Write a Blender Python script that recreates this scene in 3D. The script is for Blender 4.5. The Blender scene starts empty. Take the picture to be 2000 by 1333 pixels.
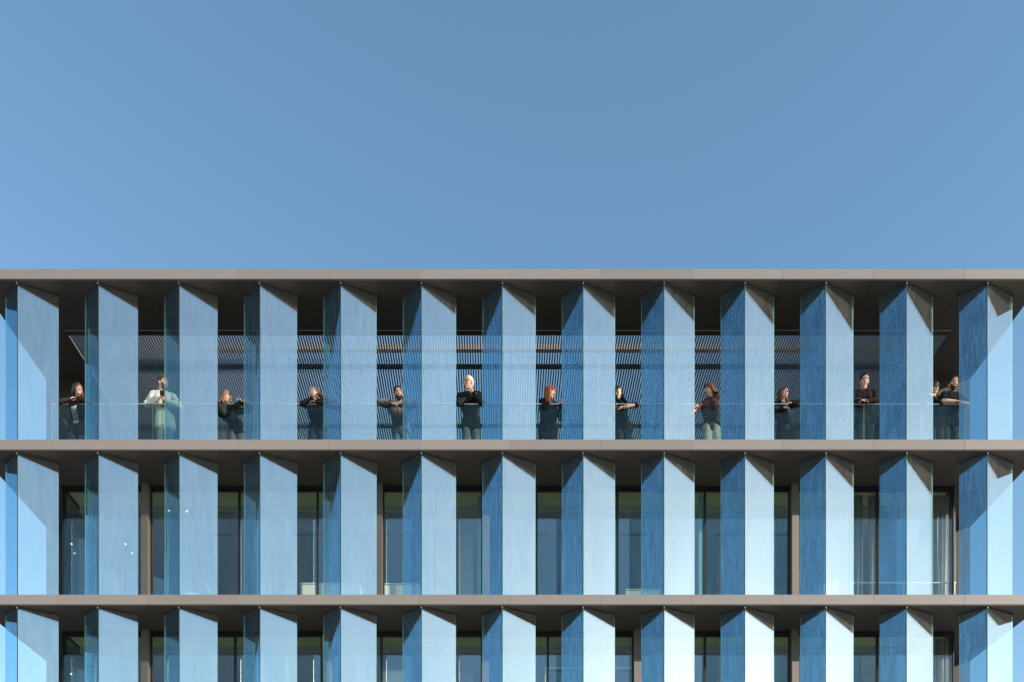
import bpy, bmesh, math, random
from mathutils import Vector, Matrix, noise
random.seed(7)
R_ = math.radians
scene = bpy.context.scene
COL = scene.collection

# ------------------------------------------------------------------ camera, sky, sun, exposure
F, VX, HY, S = 1680.0, 972.0, 2000.0, 98.5      # focal length, principal column, horizon row, pixels per metre at the fins
D = F / S                                        # distance from the camera to the fin fronts
ZC = 1.6                                         # eye height
cam_d = bpy.data.cameras.new('camera'); cam = bpy.data.objects.new('camera', cam_d); COL.objects.link(cam)
cam.location = (0, 0, ZC); cam.rotation_euler = (R_(90), 0, 0)
cam_d.sensor_width = 36; cam_d.lens = 36 * F / 2000
cam_d.shift_x = (1000 - VX) / 2000; cam_d.shift_y = (HY - 666.5) / 2000
cam_d.clip_end = 5000; cam_d.clip_start = 0.1
scene.camera = cam

SUN_AZ, SUN_EL = 61.0, 18.5                      # degrees right of the facade normal, elevation
w = bpy.data.worlds.new('World'); scene.world = w; w.use_nodes = True
nt = w.node_tree; nt.nodes.clear()
sky = nt.nodes.new('ShaderNodeTexSky'); sky.sky_type = 'NISHITA'; sky.sun_disc = False
sky.sun_elevation = R_(SUN_EL); sky.sun_rotation = R_(180 - SUN_AZ)
sky.altitude = 200; sky.air_density = 1.2; sky.dust_density = 0.35; sky.ozone_density = 2.2
bg = nt.nodes.new('ShaderNodeBackground'); bg.inputs['Strength'].default_value = 0.13
wo = nt.nodes.new('ShaderNodeOutputWorld')
wb = nt.nodes.new('ShaderNodeMix'); wb.data_type = 'RGBA'; wb.blend_type = 'MULTIPLY'; wb.inputs[0].default_value = 1.0
wb.inputs[7].default_value = (0.86, 0.99, 0.97, 1)      # white balance of the whole sky
nt.links.new(sky.outputs[0], wb.inputs[6]); nt.links.new(wb.outputs[2], bg.inputs['Color']); nt.links.new(bg.outputs[0], wo.inputs['Surface'])
sd = bpy.data.lights.new('sun', 'SUN'); sd.energy = 5.0; sd.angle = R_(0.5); sd.color = (1.0, 0.88, 0.73)
sun = bpy.data.objects.new('sun', sd); COL.objects.link(sun)
sv = Vector((math.sin(R_(SUN_AZ)) * math.cos(R_(SUN_EL)), -math.cos(R_(SUN_AZ)) * math.cos(R_(SUN_EL)), math.sin(R_(SUN_EL))))
sun.rotation_euler = sv.to_track_quat('Z', 'Y').to_euler(); sun.location = (20, -10, 30)
vs = scene.view_settings
vs.view_transform = 'Standard'; vs.look = 'None'; vs.exposure = 1.0; vs.gamma = 1.0; vs.use_curve_mapping = False
scene.cycles.max_bounces = 14; scene.cycles.transparent_max_bounces = 24; scene.cycles.glossy_bounces = 8
scene.cycles.diffuse_bounces = 4; scene.cycles.sample_clamp_indirect = 6.0

# ------------------------------------------------------------------ helpers
def X(x, r): return (x - VX) * r / S             # image column seen at relative distance r -> world x
def Z(y, r): return ZC + (HY - y) * r / S
def zu(z): return ZC + z / S                     # fin-plane pixels above the horizon -> world z
def xu(x): return x / S
def Y(r): return D * r

def tag(o, label=None, cat=None, group=None, kind=None):
    if label: o['label'] = label
    if cat: o['category'] = cat
    if group: o['group'] = group
    if kind: o['kind'] = kind
    return o
def link(name, me, parent=None, loc=(0, 0, 0)):
    o = bpy.data.objects.new(name, me); COL.objects.link(o); o.location = loc
    if parent: o.parent = parent
    return o
def empty(name, loc=(0, 0, 0)):
    o = bpy.data.objects.new(name, None); COL.objects.link(o); o.location = loc; o.empty_display_size = 0.2
    return o
def box(bm, x0, x1, y0, y1, z0, z1, mi=0):
    v = [bm.verts.new(p) for p in ((x0, y0, z0), (x1, y0, z0), (x1, y1, z0), (x0, y1, z0), (x0, y0, z1), (x1, y0, z1), (x1, y1, z1), (x0, y1, z1))]
    for f in ((0, 3, 2, 1), (4, 5, 6, 7), (0, 1, 5, 4), (1, 2, 6, 5), (2, 3, 7, 6), (3, 0, 4, 7)):
        fc = bm.faces.new([v[i] for i in f]); fc.material_index = mi
def mesh(name, bm, mats, smooth=False, bevel=0):
    if bevel:
        bmesh.ops.bevel(bm, geom=list(bm.edges), offset=bevel, segments=1, affect='EDGES')
    me = bpy.data.meshes.new(name); bm.to_mesh(me); bm.free()
    for m in (mats if isinstance(mats, (list, tuple)) else [mats]): me.materials.append(m)
    if smooth:
        for p in me.polygons: p.use_smooth = True
    return me
def boxo(name, mat, parent, x0, x1, y0, y1, z0, z1, bevel=0):
    """One box as an object with its origin at its own centre bottom."""
    bm = bmesh.new(); cx, cy = (x0 + x1) / 2, (y0 + y1) / 2
    box(bm, x0 - cx, x1 - cx, y0 - cy, y1 - cy, 0, z1 - z0)
    return link(name, mesh(name, bm, mat, bevel=bevel), parent, (cx, cy, z0))
def bar(bm, p, q, r, seg=8, r2=None):
    p, q = Vector(p), Vector(q); d = q - p
    if d.length < 1e-6: return
    m = Matrix.Translation((p + q) / 2) @ d.to_track_quat('Z', 'Y').to_matrix().to_4x4()
    bmesh.ops.create_cone(bm, cap_ends=True, segments=seg, radius1=r, radius2=r if r2 is None else r2, depth=d.length, matrix=m)

# ------------------------------------------------------------------ materials
def nodes(name):
    m = bpy.data.materials.new(name); m.use_nodes = True; m.node_tree.nodes.clear()
    n = m.node_tree.nodes; l = m.node_tree.links
    return m, n, l, n.new('ShaderNodeOutputMaterial')
def solid(name, col, rough=0.6, var=0.12, scale=6.0, metal=0.0, bump=0.0, stretch=(1, 1, 1), spec=0.4, rnd=0.0, bdist=0.01):
    m, n, l, out = nodes(name)
    b = n.new('ShaderNodeBsdfPrincipled'); b.inputs['Roughness'].default_value = rough
    b.inputs['Metallic'].default_value = metal; b.inputs['Specular IOR Level'].default_value = spec
    tc = n.new('ShaderNodeTexCoord'); mp = n.new('ShaderNodeMapping'); mp.inputs['Scale'].default_value = stretch
    nz = n.new('ShaderNodeTexNoise'); nz.inputs['Scale'].default_value = scale; nz.inputs['Detail'].default_value = 6
    l.new(tc.outputs['Object'], mp.inputs['Vector']); l.new(mp.outputs[0], nz.inputs['Vector'])
    mx = n.new('ShaderNodeMix'); mx.data_type = 'RGBA'
    mx.inputs[6].default_value = (*[c * (1 - var) for c in col], 1); mx.inputs[7].default_value = (*[min(1, c * (1 + var)) for c in col], 1)
    l.new(nz.outputs['Fac'], mx.inputs[0])
    if rnd:                                       # each panel comes from its own batch: slightly different tone
        oi = n.new('ShaderNodeObjectInfo'); hv = n.new('ShaderNodeHueSaturation'); mr = n.new('ShaderNodeMapRange')
        mr.inputs['To Min'].default_value = 1 - rnd; mr.inputs['To Max'].default_value = 1 + rnd
        l.new(oi.outputs['Random'], mr.inputs['Value']); l.new(mr.outputs[0], hv.inputs['Value']); l.new(mx.outputs[2], hv.inputs['Color']); l.new(hv.outputs[0], b.inputs['Base Color'])
    else: l.new(mx.outputs[2], b.inputs['Base Color'])
    if bump:
        bp = n.new('ShaderNodeBump'); bp.inputs['Strength'].default_value = bump; bp.inputs['Distance'].default_value = bdist
        l.new(nz.outputs['Fac'], bp.inputs['Height']); l.new(bp.outputs[0], b.inputs['Normal'])
    l.new(b.outputs[0], out.inputs[0]); return m
def glass(name, r0, tint, rtint=(1, 1, 1), dirt=0.0, dirt_var=0.0, streak=False, dcol=(0.75, 0.78, 0.76), sheen=0.3, rough=0.0, rvar=0.0):
    """Coated sheet glass: mirror share r0 rising at grazing angles, tinted see-through, a film of dust that catches the sun."""
    m, n, l, out = nodes(name)
    tr = n.new('ShaderNodeBsdfTransparent'); tr.inputs[0].default_value = (*tint, 1)
    gl = n.new('ShaderNodeBsdfGlossy'); gl.inputs['Color'].default_value = (*rtint, 1); gl.inputs['Roughness'].default_value = rough
    lw = n.new('ShaderNodeLayerWeight'); lw.inputs['Blend'].default_value = 0.5
    pw = n.new('ShaderNodeMath'); pw.operation = 'POWER'; pw.inputs[1].default_value = 5.0; l.new(lw.outputs['Facing'], pw.inputs[0])
    ma = n.new('ShaderNodeMath'); ma.operation = 'MULTIPLY_ADD'; ma.inputs[1].default_value = 1 - r0; ma.inputs[2].default_value = r0
    l.new(pw.outputs[0], ma.inputs[0])
    mix = n.new('ShaderNodeMixShader'); l.new(ma.outputs[0], mix.inputs[0]); l.new(tr.outputs[0], mix.inputs[1]); l.new(gl.outputs[0], mix.inputs[2])
    res = mix
    if dirt > 0:
        df = n.new('ShaderNodeBsdfDiffuse'); df.inputs[0].default_value = (*dcol, 1)
        tl = n.new('ShaderNodeBsdfTranslucent'); tl.inputs[0].default_value = (*dcol, 1)
        rg = n.new('ShaderNodeBsdfGlossy'); rg.inputs['Roughness'].default_value = 0.42; rg.inputs['Color'].default_value = (0.9, 0.92, 0.9, 1)
        m1 = n.new('ShaderNodeMixShader'); m1.inputs[0].default_value = 0.5; l.new(df.outputs[0], m1.inputs[1]); l.new(tl.outputs[0], m1.inputs[2])
        m2 = n.new('ShaderNodeMixShader'); m2.inputs[0].default_value = sheen; l.new(m1.outputs[0], m2.inputs[1]); l.new(rg.outputs[0], m2.inputs[2])
        geo = n.new('ShaderNodeNewGeometry')
        mp = n.new('ShaderNodeMapping'); mp.inputs['Scale'].default_value = (1, 1, 0.10); l.new(geo.outputs['Position'], mp.inputs['Vector'])
        n1 = n.new('ShaderNodeTexNoise'); n1.inputs['Scale'].default_value = 20; n1.inputs['Detail'].default_value = 4; l.new(mp.outputs[0], n1.inputs['Vector'])
        mp2 = n.new('ShaderNodeMapping'); mp2.inputs['Scale'].default_value = (1, 1, 0.75); l.new(geo.outputs['Position'], mp2.inputs['Vector'])
        n2 = n.new('ShaderNodeTexNoise'); n2.inputs['Scale'].default_value = 48; n2.inputs['Detail'].default_value = 3; n2.inputs['Roughness'].default_value = 0.65; l.new(mp2.outputs[0], n2.inputs['Vector'])
        n3 = n.new('ShaderNodeTexNoise'); n3.inputs['Scale'].default_value = 0.9; n3.inputs['Detail'].default_value = 2; l.new(geo.outputs['Position'], n3.inputs['Vector'])
        c1 = n.new('ShaderNodeMapRange'); c1.inputs['From Min'].default_value = 0.38; c1.inputs['From Max'].default_value = 0.68; l.new(n1.outputs['Fac'], c1.inputs['Value'])
        c2 = n.new('ShaderNodeMapRange'); c2.inputs['From Min'].default_value = 0.50; c2.inputs['From Max'].default_value = 0.62; l.new(n2.outputs['Fac'], c2.inputs['Value'])
        c3 = n.new('ShaderNodeMapRange'); c3.inputs['From Min'].default_value = 0.3; c3.inputs['From Max'].default_value = 0.7; c3.inputs['To Min'].default_value = 0.55; c3.inputs['To Max'].default_value = 1.2; l.new(n3.outputs['Fac'], c3.inputs['Value'])
        ad = n.new('ShaderNodeMath'); ad.operation = 'MULTIPLY_ADD'; ad.inputs[1].default_value = 2.0 if streak else 0.3; l.new(c2.outputs[0], ad.inputs[0])
        l.new(c1.outputs[0], ad.inputs[2])
        mu = n.new('ShaderNodeMath'); mu.operation = 'MULTIPLY'; l.new(ad.outputs[0], mu.inputs[0]); l.new(c3.outputs[0], mu.inputs[1])
        fa = n.new('ShaderNodeMath'); fa.operation = 'MULTIPLY_ADD'; fa.inputs[1].default_value = dirt_var; fa.inputs[2].default_value = dirt
        l.new(mu.outputs[0], fa.inputs[0])
        m3 = n.new('ShaderNodeMixShader'); l.new(fa.outputs[0], m3.inputs[0]); l.new(mix.outputs[0], m3.inputs[1]); l.new(m2.outputs[0], m3.inputs[2])
        res = m3
        if rvar:
            rv = n.new('ShaderNodeMath'); rv.operation = 'MULTIPLY_ADD'; rv.inputs[1].default_value = rvar; rv.inputs[2].default_value = r0 - rvar * 0.45
            l.new(mu.outputs[0], rv.inputs[0]); l.new(rv.outputs[0], ma.inputs[2])
    l.new(res.outputs[0], out.inputs[0]); return m

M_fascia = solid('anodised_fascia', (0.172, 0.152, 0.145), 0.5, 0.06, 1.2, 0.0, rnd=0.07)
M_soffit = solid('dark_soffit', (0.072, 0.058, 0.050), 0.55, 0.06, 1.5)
M_slab = solid('slab_concrete', (0.28, 0.27, 0.26), 0.85, 0.12, 5)
M_dark = solid('dark_metal', (0.014, 0.015, 0.018), 0.45, 0.08)
M_channel = solid('channel_metal', (0.05, 0.05, 0.048), 0.4, 0.08)
M_tip = solid('bright_metal', (0.62, 0.62, 0.6), 0.3, 0.05, metal=0.7)
M_wall = solid('brown_wall', (0.032, 0.027, 0.023), 0.7, 0.1, 2)
M_post = solid('beige_post', (0.16, 0.135, 0.12), 0.5, 0.05, 2)
M_terr = solid('terrace_decking', (0.08, 0.077, 0.075), 0.85, 0.15, 4)
M_slat = solid('slat_metal', (0.22, 0.235, 0.26), 0.45, 0.12, 1.5)
M_beam = solid('beam_metal', (0.20, 0.18, 0.165), 0.5, 0.06, 2)
M_beamd = solid('dark_beam', (0.05, 0.045, 0.04), 0.6, 0.06, 2)
M_rail = solid('handrail_steel', (0.55, 0.55, 0.53), 0.35, 0.05, metal=0.6)
M_int = solid('interior_plaster', (0.42, 0.50, 0.56), 0.8, 0.06, 1.5)
M_ceil = solid('interior_ceiling', (0.74, 0.76, 0.42), 0.8, 0.06, 1.5)
M_carpet = solid('interior_carpet', (0.24, 0.28, 0.31), 0.95, 0.15, 8)
M_white = solid('white_lacquer', (0.80, 0.83, 0.74), 0.4, 0.03)
M_curt = solid('curtain_cloth', (0.42, 0.41, 0.39), 0.9, 0.06, 4, stretch=(1, 1, .2))
M_lampb = solid('blue_grey_lamp', (0.02, 0.035, 0.09), 0.4, 0.05)
M_ground = solid('paving', (0.22, 0.21, 0.20), 0.9, 0.18, 0.6)
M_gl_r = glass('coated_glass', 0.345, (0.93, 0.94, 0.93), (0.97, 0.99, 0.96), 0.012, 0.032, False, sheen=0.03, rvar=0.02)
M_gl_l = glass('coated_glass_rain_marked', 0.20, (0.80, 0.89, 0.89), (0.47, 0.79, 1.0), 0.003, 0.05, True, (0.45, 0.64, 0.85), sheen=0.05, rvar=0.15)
M_gedge = glass('green_glass_edge', 0.12, (0.35, 0.80, 0.70), (0.7, 1, 0.9), 0.6, 0.2, False, (0.36, 0.85, 0.72), sheen=0.15, rough=0.15)
M_win = glass('window_glass', 0.14, (0.90, 0.93, 0.92), (0.85, 0.93, 1.0))
M_bal = glass('balustrade_glass', 0.022, (0.82, 0.89, 0.87), (0.9, 1, 1), 0.004, 0.006)
def emis(name, col, st):
    m, n, l, out = nodes(name); e = n.new('ShaderNodeEmission'); e.inputs[0].default_value = (*col, 1); e.inputs[1].default_value = st
    l.new(e.outputs[0], out.inputs[0]); return m
M_bulb = emis('lit_bulb', (1, 0.97, 0.9), 1.3)

# ------------------------------------------------------------------ ground
bm = bmesh.new(); g = 1500
f = bm.faces.new([bm.verts.new(p) for p in ((-g, -g, 0), (g, -g, 0), (g, g, 0), (-g, g, 0))])
tag(link('ground', mesh('ground', bm, M_ground)), kind='structure')

# ------------------------------------------------------------------ the building
FR = 0.9955                                       # fascia plane
XL, XR = -1013.0, 1060.0                          # slab ends
IL, IR = -904.0, 947.0                            # glazed body / roof opening
BACK = 1.42
WALL, CORN = 1.062, 1.148
B = 157.85; A0 = 34 - VX                          # fin spacing, first apex
levels = [                                        # fascia top, fascia bottom
    (1467.4, 1448.5), (1135.9, 1116.5), (834.2, 815.3), (532.5, 513.5), (231.0, 212.0)]
bld = empty('office_building', (0, Y(1.2), 0))
tag(bld, 'modern office building with beige fascia bands and rows of pointed glass fins', 'building')
def P(name, mat, *a, **k):
    """A box part of the building, given in world coordinates."""
    o = boxo(name, mat, None, *a, **k); o.parent = bld; o.location = Vector(o.location) - bld.location; return o
def part(name, me, loc, parent=bld):
    return link(name, me, parent, Vector(loc) - (bld.location if parent is bld else Vector((0, 0, 0))))

fy = Y(FR)
joint0 = {0: 108, 1: 108, 2: 108, 3: 108, 4: 108}
for k, (zt, zb) in enumerate(levels):
    zt_w, zb_w = zu(zt), zu(zb)
    # cladding of the slab's front edge: one panel per 1.8 m, a thin joint between
    xs = [xu(XL)]
    j = (108 - VX) * FR
    while j < XR - 20:
        if j > XL + 20: xs.append(xu(j))
        j += 177.6 * FR
    xs.append(xu(XR))
    for a, b in zip(xs, xs[1:]):
        P('fascia_panel', M_fascia, a + 0.0018, b - 0.0018, fy, fy + 0.03, zb_w, zt_w, bevel=0.001)
        dr = random.uniform(-0.0008, 0.0008)
    # soffit panels behind it and the side claddings
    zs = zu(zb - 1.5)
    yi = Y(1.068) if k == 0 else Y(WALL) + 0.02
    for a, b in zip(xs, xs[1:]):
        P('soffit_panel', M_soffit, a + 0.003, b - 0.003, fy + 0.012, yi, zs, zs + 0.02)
    if k > 0:
        P('floor_slab', M_slab, xu(XL) + 0.01, xu(XR) - 0.01, fy + 0.032, Y(BACK), zs + 0.022, zt_w - 0.004)
        for a, b in ((XL, IL), (IR, XR)):         # soffit over the cut-back corner
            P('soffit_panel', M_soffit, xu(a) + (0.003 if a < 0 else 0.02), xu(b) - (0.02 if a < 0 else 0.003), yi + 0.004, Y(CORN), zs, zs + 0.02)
    else:
        zt_r = zt_w - 0.004
        P('roof_slab', M_slab, xu(XL) + 0.01, xu(XR) - 0.01, fy + 0.032, Y(1.068), zs + 0.022, zt_r)
        for a, b in ((XL, IL), (IR, XR)):
            P('roof_slab', M_slab, xu(a) + 0.01 * (a < 0), xu(b) - 0.01 * (a > 0), Y(1.068) + 0.002, Y(BACK), zs + 0.022, zt_r)
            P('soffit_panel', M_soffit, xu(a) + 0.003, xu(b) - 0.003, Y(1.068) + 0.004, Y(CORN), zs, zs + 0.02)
        P('roof_slab', M_slab, xu(IL), xu(IR), Y(1.34), Y(BACK), zs + 0.022, zt_r)
    for xx, s in ((XL, -1), (XR, 1)):
        P('side_fascia_panel', M_fascia, *( (xu(xx) - 0.02, xu(xx)) if s < 0 else (xu(xx), xu(xx) + 0.02)), fy, Y(BACK), zb_w, zt_w)

# terrace floor finish, side walls of the terrace
zf = zu(levels[1][0])
P('terrace_deck', M_terr, xu(XL) + 0.03, xu(XR) - 0.03, fy + 0.06, Y(BACK), zf - 0.002, zf + 0.012)
for a, b in ((XL, IL), (IR, XR)):
    P('side_wall', M_wall, xu(a) + 0.01, xu(b) - 0.01, Y(CORN), Y(BACK), zf + 0.014, zu(levels[0][1] - 1.5) + 0.02)
P('rear_wall', M_wall, xu(IL), xu(IR), Y(1.345), Y(1.36), zf + 0.014, zu(levels[0][1] - 1.5) + 0.02)

# pergola in the roof opening: edge frame, slats running back, cross beams above them
zp = zu(levels[0][1] - 1.5)
P('opening_trim', M_rail, xu(IL), xu(IR), Y(1.068) + 0.001, Y(1.068) + 0.012, zp - 0.012, zp + 0.03)
P('opening_frame', M_beamd, xu(IL), xu(IR), Y(1.068) + 0.014, Y(1.0765), zp, zp + 0.04)
n_sl = 332; x0 = xu(IL) + 0.02; pitch = (xu(IR) - xu(IL) - 0.04) / n_sl
y0s, y1s = Y(1.0765) + 0.002, Y(1.338)
bm = bmesh.new(); box(bm, -0.0135, 0.0135, 0, y1s - y0s, 0, 0.058); me_sl = mesh('pergola_slat', bm, M_slat)
rest = bmesh.new()
for i in range(n_sl):
    xc = x0 + (i + 0.5) * pitch
    if 16 <= i < 316:
        part('pergola_slat', me_sl, (xc, y0s, zp + 0.004 + random.uniform(-0.001, 0.001)))
    else:
        box(rest, xc - 0.0135, xc + 0.0135, 0, y1s - y0s, 0, 0.058)
o = part('pergola_slat_ends', mesh('pergola_slat_ends', rest, M_slat), (0, y0s, zp + 0.004)); o['kind'] = 'stuff'
zb1 = zu(levels[0][1] + 14)
def beam(yt, yb, h, mat, lift):
    z_ = levels[0][1] + lift
    ra, rb = z_ / (HY - yt), z_ / (HY - yb)
    P('pergola_beam', mat, xu(IL), xu(IR), Y(ra), Y(rb), zu(z_), zu(z_) + h)
beam(682.5, 689.5, 0.115, M_beam, 14)
beam(713, 722, 0.02, M_beamd, 6.5)
beam(829, 837, 0.02, M_beamd, 6.5)

# ------------------------------------------------------------------ glass fins
th = 0.018
LX, RX, DV = -0.251 * B / S, 0.418 * B / S, 0.01675 * D
def pane_mesh(dx, h, mat, flip):
    """A sheet from the apex (0,0) back to (dx, DV)."""
    d = Vector((dx, DV, 0)).normalized(); nrm = Vector((-d.y, d.x, 0))
    if nrm.y > 0: nrm = -nrm
    nrm = -nrm                                    # thickness goes to the rear
    a = d * 0.012; b = Vector((dx, DV, 0))
    bm = bmesh.new()
    p = [a, b, b + nrm * th, a + nrm * th]
    lo = [bm.verts.new(v) for v in p]; hi = [bm.verts.new(v + Vector((0, 0, h))) for v in p]
    for i in range(4):
        q = bm.faces.new([lo[i], lo[(i + 1) % 4], hi[(i + 1) % 4], hi[i]]); q.material_index = 1 if i in (1, 3) else 0
    for ring in (lo, hi): bm.faces.new(ring).material_index = 1
    bmesh.ops.recalc_face_normals(bm, faces=bm.faces[:])
    return mesh('glass_pane', bm, [mat, M_gedge])
def vbar(bm, z0, z1, wd, ext=0.015):
    for dx in (LX, RX):
        d = Vector((dx, DV, 0)).normalized(); nr = Vector((-d.y, d.x, 0))
        if nr.y < 0: nr = -nr
        e = Vector((dx, DV, 0)) + d * ext; s = -d * 0.0
        p = [s - nr * wd, e - nr * wd, e + nr * (wd + th), s + nr * (wd + th)]
        p[0] = Vector((0, -wd * 1.25, 0)); p[3] = Vector((0, (wd + th) * 1.3, 0))
        lo = [bm.verts.new(v + Vector((0, 0, z0))) for v in p]; hi = [bm.verts.new(v + Vector((0, 0, z1))) for v in p]
        for i in range(4): bm.faces.new([lo[i], lo[(i + 1) % 4], hi[(i + 1) % 4], hi[i]])
        bm.faces.new(lo); bm.faces.new(hi)
    bmesh.ops.recalc_face_normals(bm, faces=bm.faces[:])
def tip_mesh():
    bm = bmesh.new(); box(bm, -0.011, 0.011, -0.03, -0.012, -0.012, 0.016); return mesh('apex_clip', bm, M_tip)
me_tip = tip_mesh()
for k in range(3):
    z0 = zu(levels[k + 1][0]) + 0.012 * (k == 0); z1 = zu(levels[k][1] - 1.5)
    h = z1 - z0
    bm = bmesh.new(); vbar(bm, h - 0.036, h - 0.001, 0.012); me_ch = mesh('glass_fin', bm, M_channel)
    bm = bmesh.new(); vbar(bm, 0.001, 0.018, 0.006); me_si = mesh('sill_channel', bm, M_channel)
    gb = bmesh.new(); box(gb, -0.005, 0.005, -0.003, 0.012, 0.02, h - 0.037); me_seal = mesh('apex_seal', gb, M_dark)
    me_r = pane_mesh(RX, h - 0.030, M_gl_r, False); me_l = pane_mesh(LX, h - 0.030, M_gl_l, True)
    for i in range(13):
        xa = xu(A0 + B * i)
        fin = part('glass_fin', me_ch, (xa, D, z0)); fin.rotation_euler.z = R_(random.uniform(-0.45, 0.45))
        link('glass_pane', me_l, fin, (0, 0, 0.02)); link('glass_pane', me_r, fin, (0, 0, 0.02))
        link('sill_channel', me_si, fin); link('apex_seal', me_seal, fin); link('apex_clip', me_tip, fin, (0, 0, h - 0.02))

# ------------------------------------------------------------------ window walls and rooms of the lower storeys
posts = {1: (283, 740, 949, 1148, 1553), 2: (283, 640, 948, 1245, 1553), 3: (283, 740, 1148, 1553)}
mulls = {1: (467, 620, 850, 1048, 1206, 1377), 2: (459, 628, 745, 1070, 1377), 3: (467, 949, 1377)}
yw = Y(WALL)
for k in (1, 2, 3, 4):
    zt, zb = levels[k][1] - 1.5, levels[k + 1][0] if k < 4 else -ZC * S
    z1, z0 = zu(zt), zu(zb)
    ztop = z1 - 0.07
    P('window_head', M_dark, xu(IL), xu(IR), yw - 0.01, yw + 0.06, ztop, z1 + 0.018)
    ps = sorted([((x - VX) * 1.056, 'p') for x in posts.get(k, posts[3])] + [((x - VX) * WALL, 'm') for x in mulls.get(k, mulls[3])] + [(IL, 'e'), (1700 - VX + 60, 'm'), (IR, 'e')])
    hw = {'p': 0.075, 'm': 0.028, 'e': 0.0}
    for xx, t in ps:
        if t == 'p': P('wall_post', M_post, xu(xx) - 0.075, xu(xx) + 0.075, Y(1.0545), yw + 0.04, z0 + 0.002, z1 - 0.001, bevel=0.004)
    for (a, ta), (b, tb) in zip(ps, ps[1:]):
        ax, bx = xu(a) + (hw[ta] + 0.002 if ta == 'p' else 0.001), xu(b) - (hw[tb] + 0.002 if tb == 'p' else 0.001)
        if bx - ax < 0.15: continue
        bm = bmesh.new(); W_, H_ = bx - ax, ztop - z0 - 0.004; t = 0.022
        box(bm, 0, t, 0, 0.05, 0, H_); box(bm, W_ - t, W_, 0, 0.05, 0, H_)
        box(bm, t, W_ - t, 0, 0.05, 0, 0.05); box(bm, t, W_ - t, 0, 0.05, H_ - 0.03, H_)
        wn = part('window', mesh('window', bm, M_dark), (ax, yw, z0 + 0.002))
        bm = bmesh.new(); box(bm, t, W_ - t, 0.02, 0.032, 0.05, H_ - 0.03)
        link('pane', mesh('pane', bm, M_win), wn)
    # glazed returns at the cut-back corners, then the solid corner wall
    for xx, s in ((IL, 1), (IR, -1)):
        ax = xu(xx)
        bm = bmesh.new(); dp = Y(CORN) - yw - 0.06; H_ = z1 - z0 - 0.004
        box(bm, 0, 0.05, 0, 0.05, 0, H_); box(bm, 0, 0.05, dp - 0.05, dp, 0, H_); box(bm, 0, 0.05, 0.05, dp - 0.05, H_ - 0.05, H_); box(bm, 0, 0.05, 0.05, dp - 0.05, 0, 0.05)
        xo = ax if s > 0 else ax - 0.05
        wn = part('window', mesh('window', bm, M_dark), (xo, yw + 0.062, z0 + 0.002))
        bm = bmesh.new(); box(bm, 0.02, 0.032, 0.05, dp - 0.05, 0.05, H_ - 0.05); link('pane', mesh('pane', bm, M_win), wn)
    for a, b in ((XL, IL), (IR, XR)):
        P('corner_wall', M_wall, xu(a) + 0.01, xu(b) - 0.01, Y(CORN) + 0.002, Y(CORN) + 0.2, z0 + 0.002, zu(zt))
        ex = (xu(a) + 0.012, xu(a) + 0.2) if a < 0 else (xu(b) - 0.2, xu(b) - 0.012)
        P('side_wall', M_wall, *ex, Y(CORN) + 0.204, Y(BACK) - 0.01, z0 + 0.002, zu(zt))
    if k < 4:
        P('room_ceiling', M_ceil, xu(IL) + 0.06, xu(IR) - 0.06, yw + 0.065, Y(1.10), z1 - 0.03, z1 + 0.018)
        P('ceiling_bulkhead', M_int, xu(IL) + 0.06, xu(IR) - 0.06, Y(1.10) + 0.002, Y(1.40), z1 - 0.16, z1 + 0.018)
        P('room_floor', M_carpet, xu(IL) + 0.06, xu(IR) - 0.06, yw + 0.065, Y(1.40), z0 - 0.002, z0 + 0.01)
        for px in (150, 520, 700, 910, 1110, 1330, 1620):
            P('inner_column', M_int, X(px, 1.16) - 0.17, X(px, 1.16) + 0.17, Y(1.155), Y(1.175), z0 + 0.012, z1 - 0.162)
    P('room_back_wall', M_int, xu(XL) + 0.21, xu(XR) - 0.21, Y(1.40) + 0.004, Y(1.41), z0 + 0.012, z1)

# green-edged glass leaves standing open in the middle storey
for px in (937, 1368):
    P('open_sash', M_gedge, X(px, 1.075) - 0.05, X(px, 1.075) + 0.03, Y(1.07), Y(1.07) + 0.03, zu(levels[2][0]) + 0.03, zu(levels[1][1]) - 0.12)

# ------------------------------------------------------------------ rail of the terrace
RR = 1.0283; yr = Y(RR); zr = zf + 1.1
bal = empty('glass_balustrade', (0, yr, zf)); tag(bal, 'frameless glass balustrade with a thin steel handrail along the roof terrace behind the fins', 'balustrade')
xj = [(100 + 198.4 * k - VX) * RR / S for k in range(10)]; xj[0] += 0.02
for a, b in zip(xj, xj[1:]):
    bm = bmesh.new(); box(bm, a + 0.006, b - 0.006, -0.006, 0.006, 0.02, 1.085); 
    me = mesh('glass_panel', bm, [M_bal, M_gedge])
    for p in me.polygons:
        if abs(p.normal.y) < 0.5: p.material_index = 1
    link('glass_panel', me, bal)
for s, xx in ((-1, xj[0]), (1, xj[-1])):
    bm = bmesh.new(); box(bm, xx - 0.006, xx + 0.006, 0.012, Y(CORN) - yr - 0.01, 0.02, 1.085)
    me = mesh('glass_panel', bm, [M_bal, M_gedge])
    for p in me.polygons:
        if abs(p.normal.x) < 0.5: p.material_index = 1
    link('glass_panel', me, bal)
bm = bmesh.new()
box(bm, xj[0] - 0.02, xj[-1] + 0.02, -0.02, 0.02, 1.086, 1.104)
for xx in (xj[0], xj[-1]): box(bm, xx - 0.02, xx + 0.02, 0.021, Y(CORN) - yr - 0.01, 1.086, 1.104)
link('handrail', mesh('handrail', bm, M_rail, bevel=0.003), bal)
bm = bmesh.new(); box(bm, xj[0], xj[-1], -0.03, 0.03, 0.013, 0.06); link('base_channel', mesh('base_channel', bm, M_dark), bal)

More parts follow.
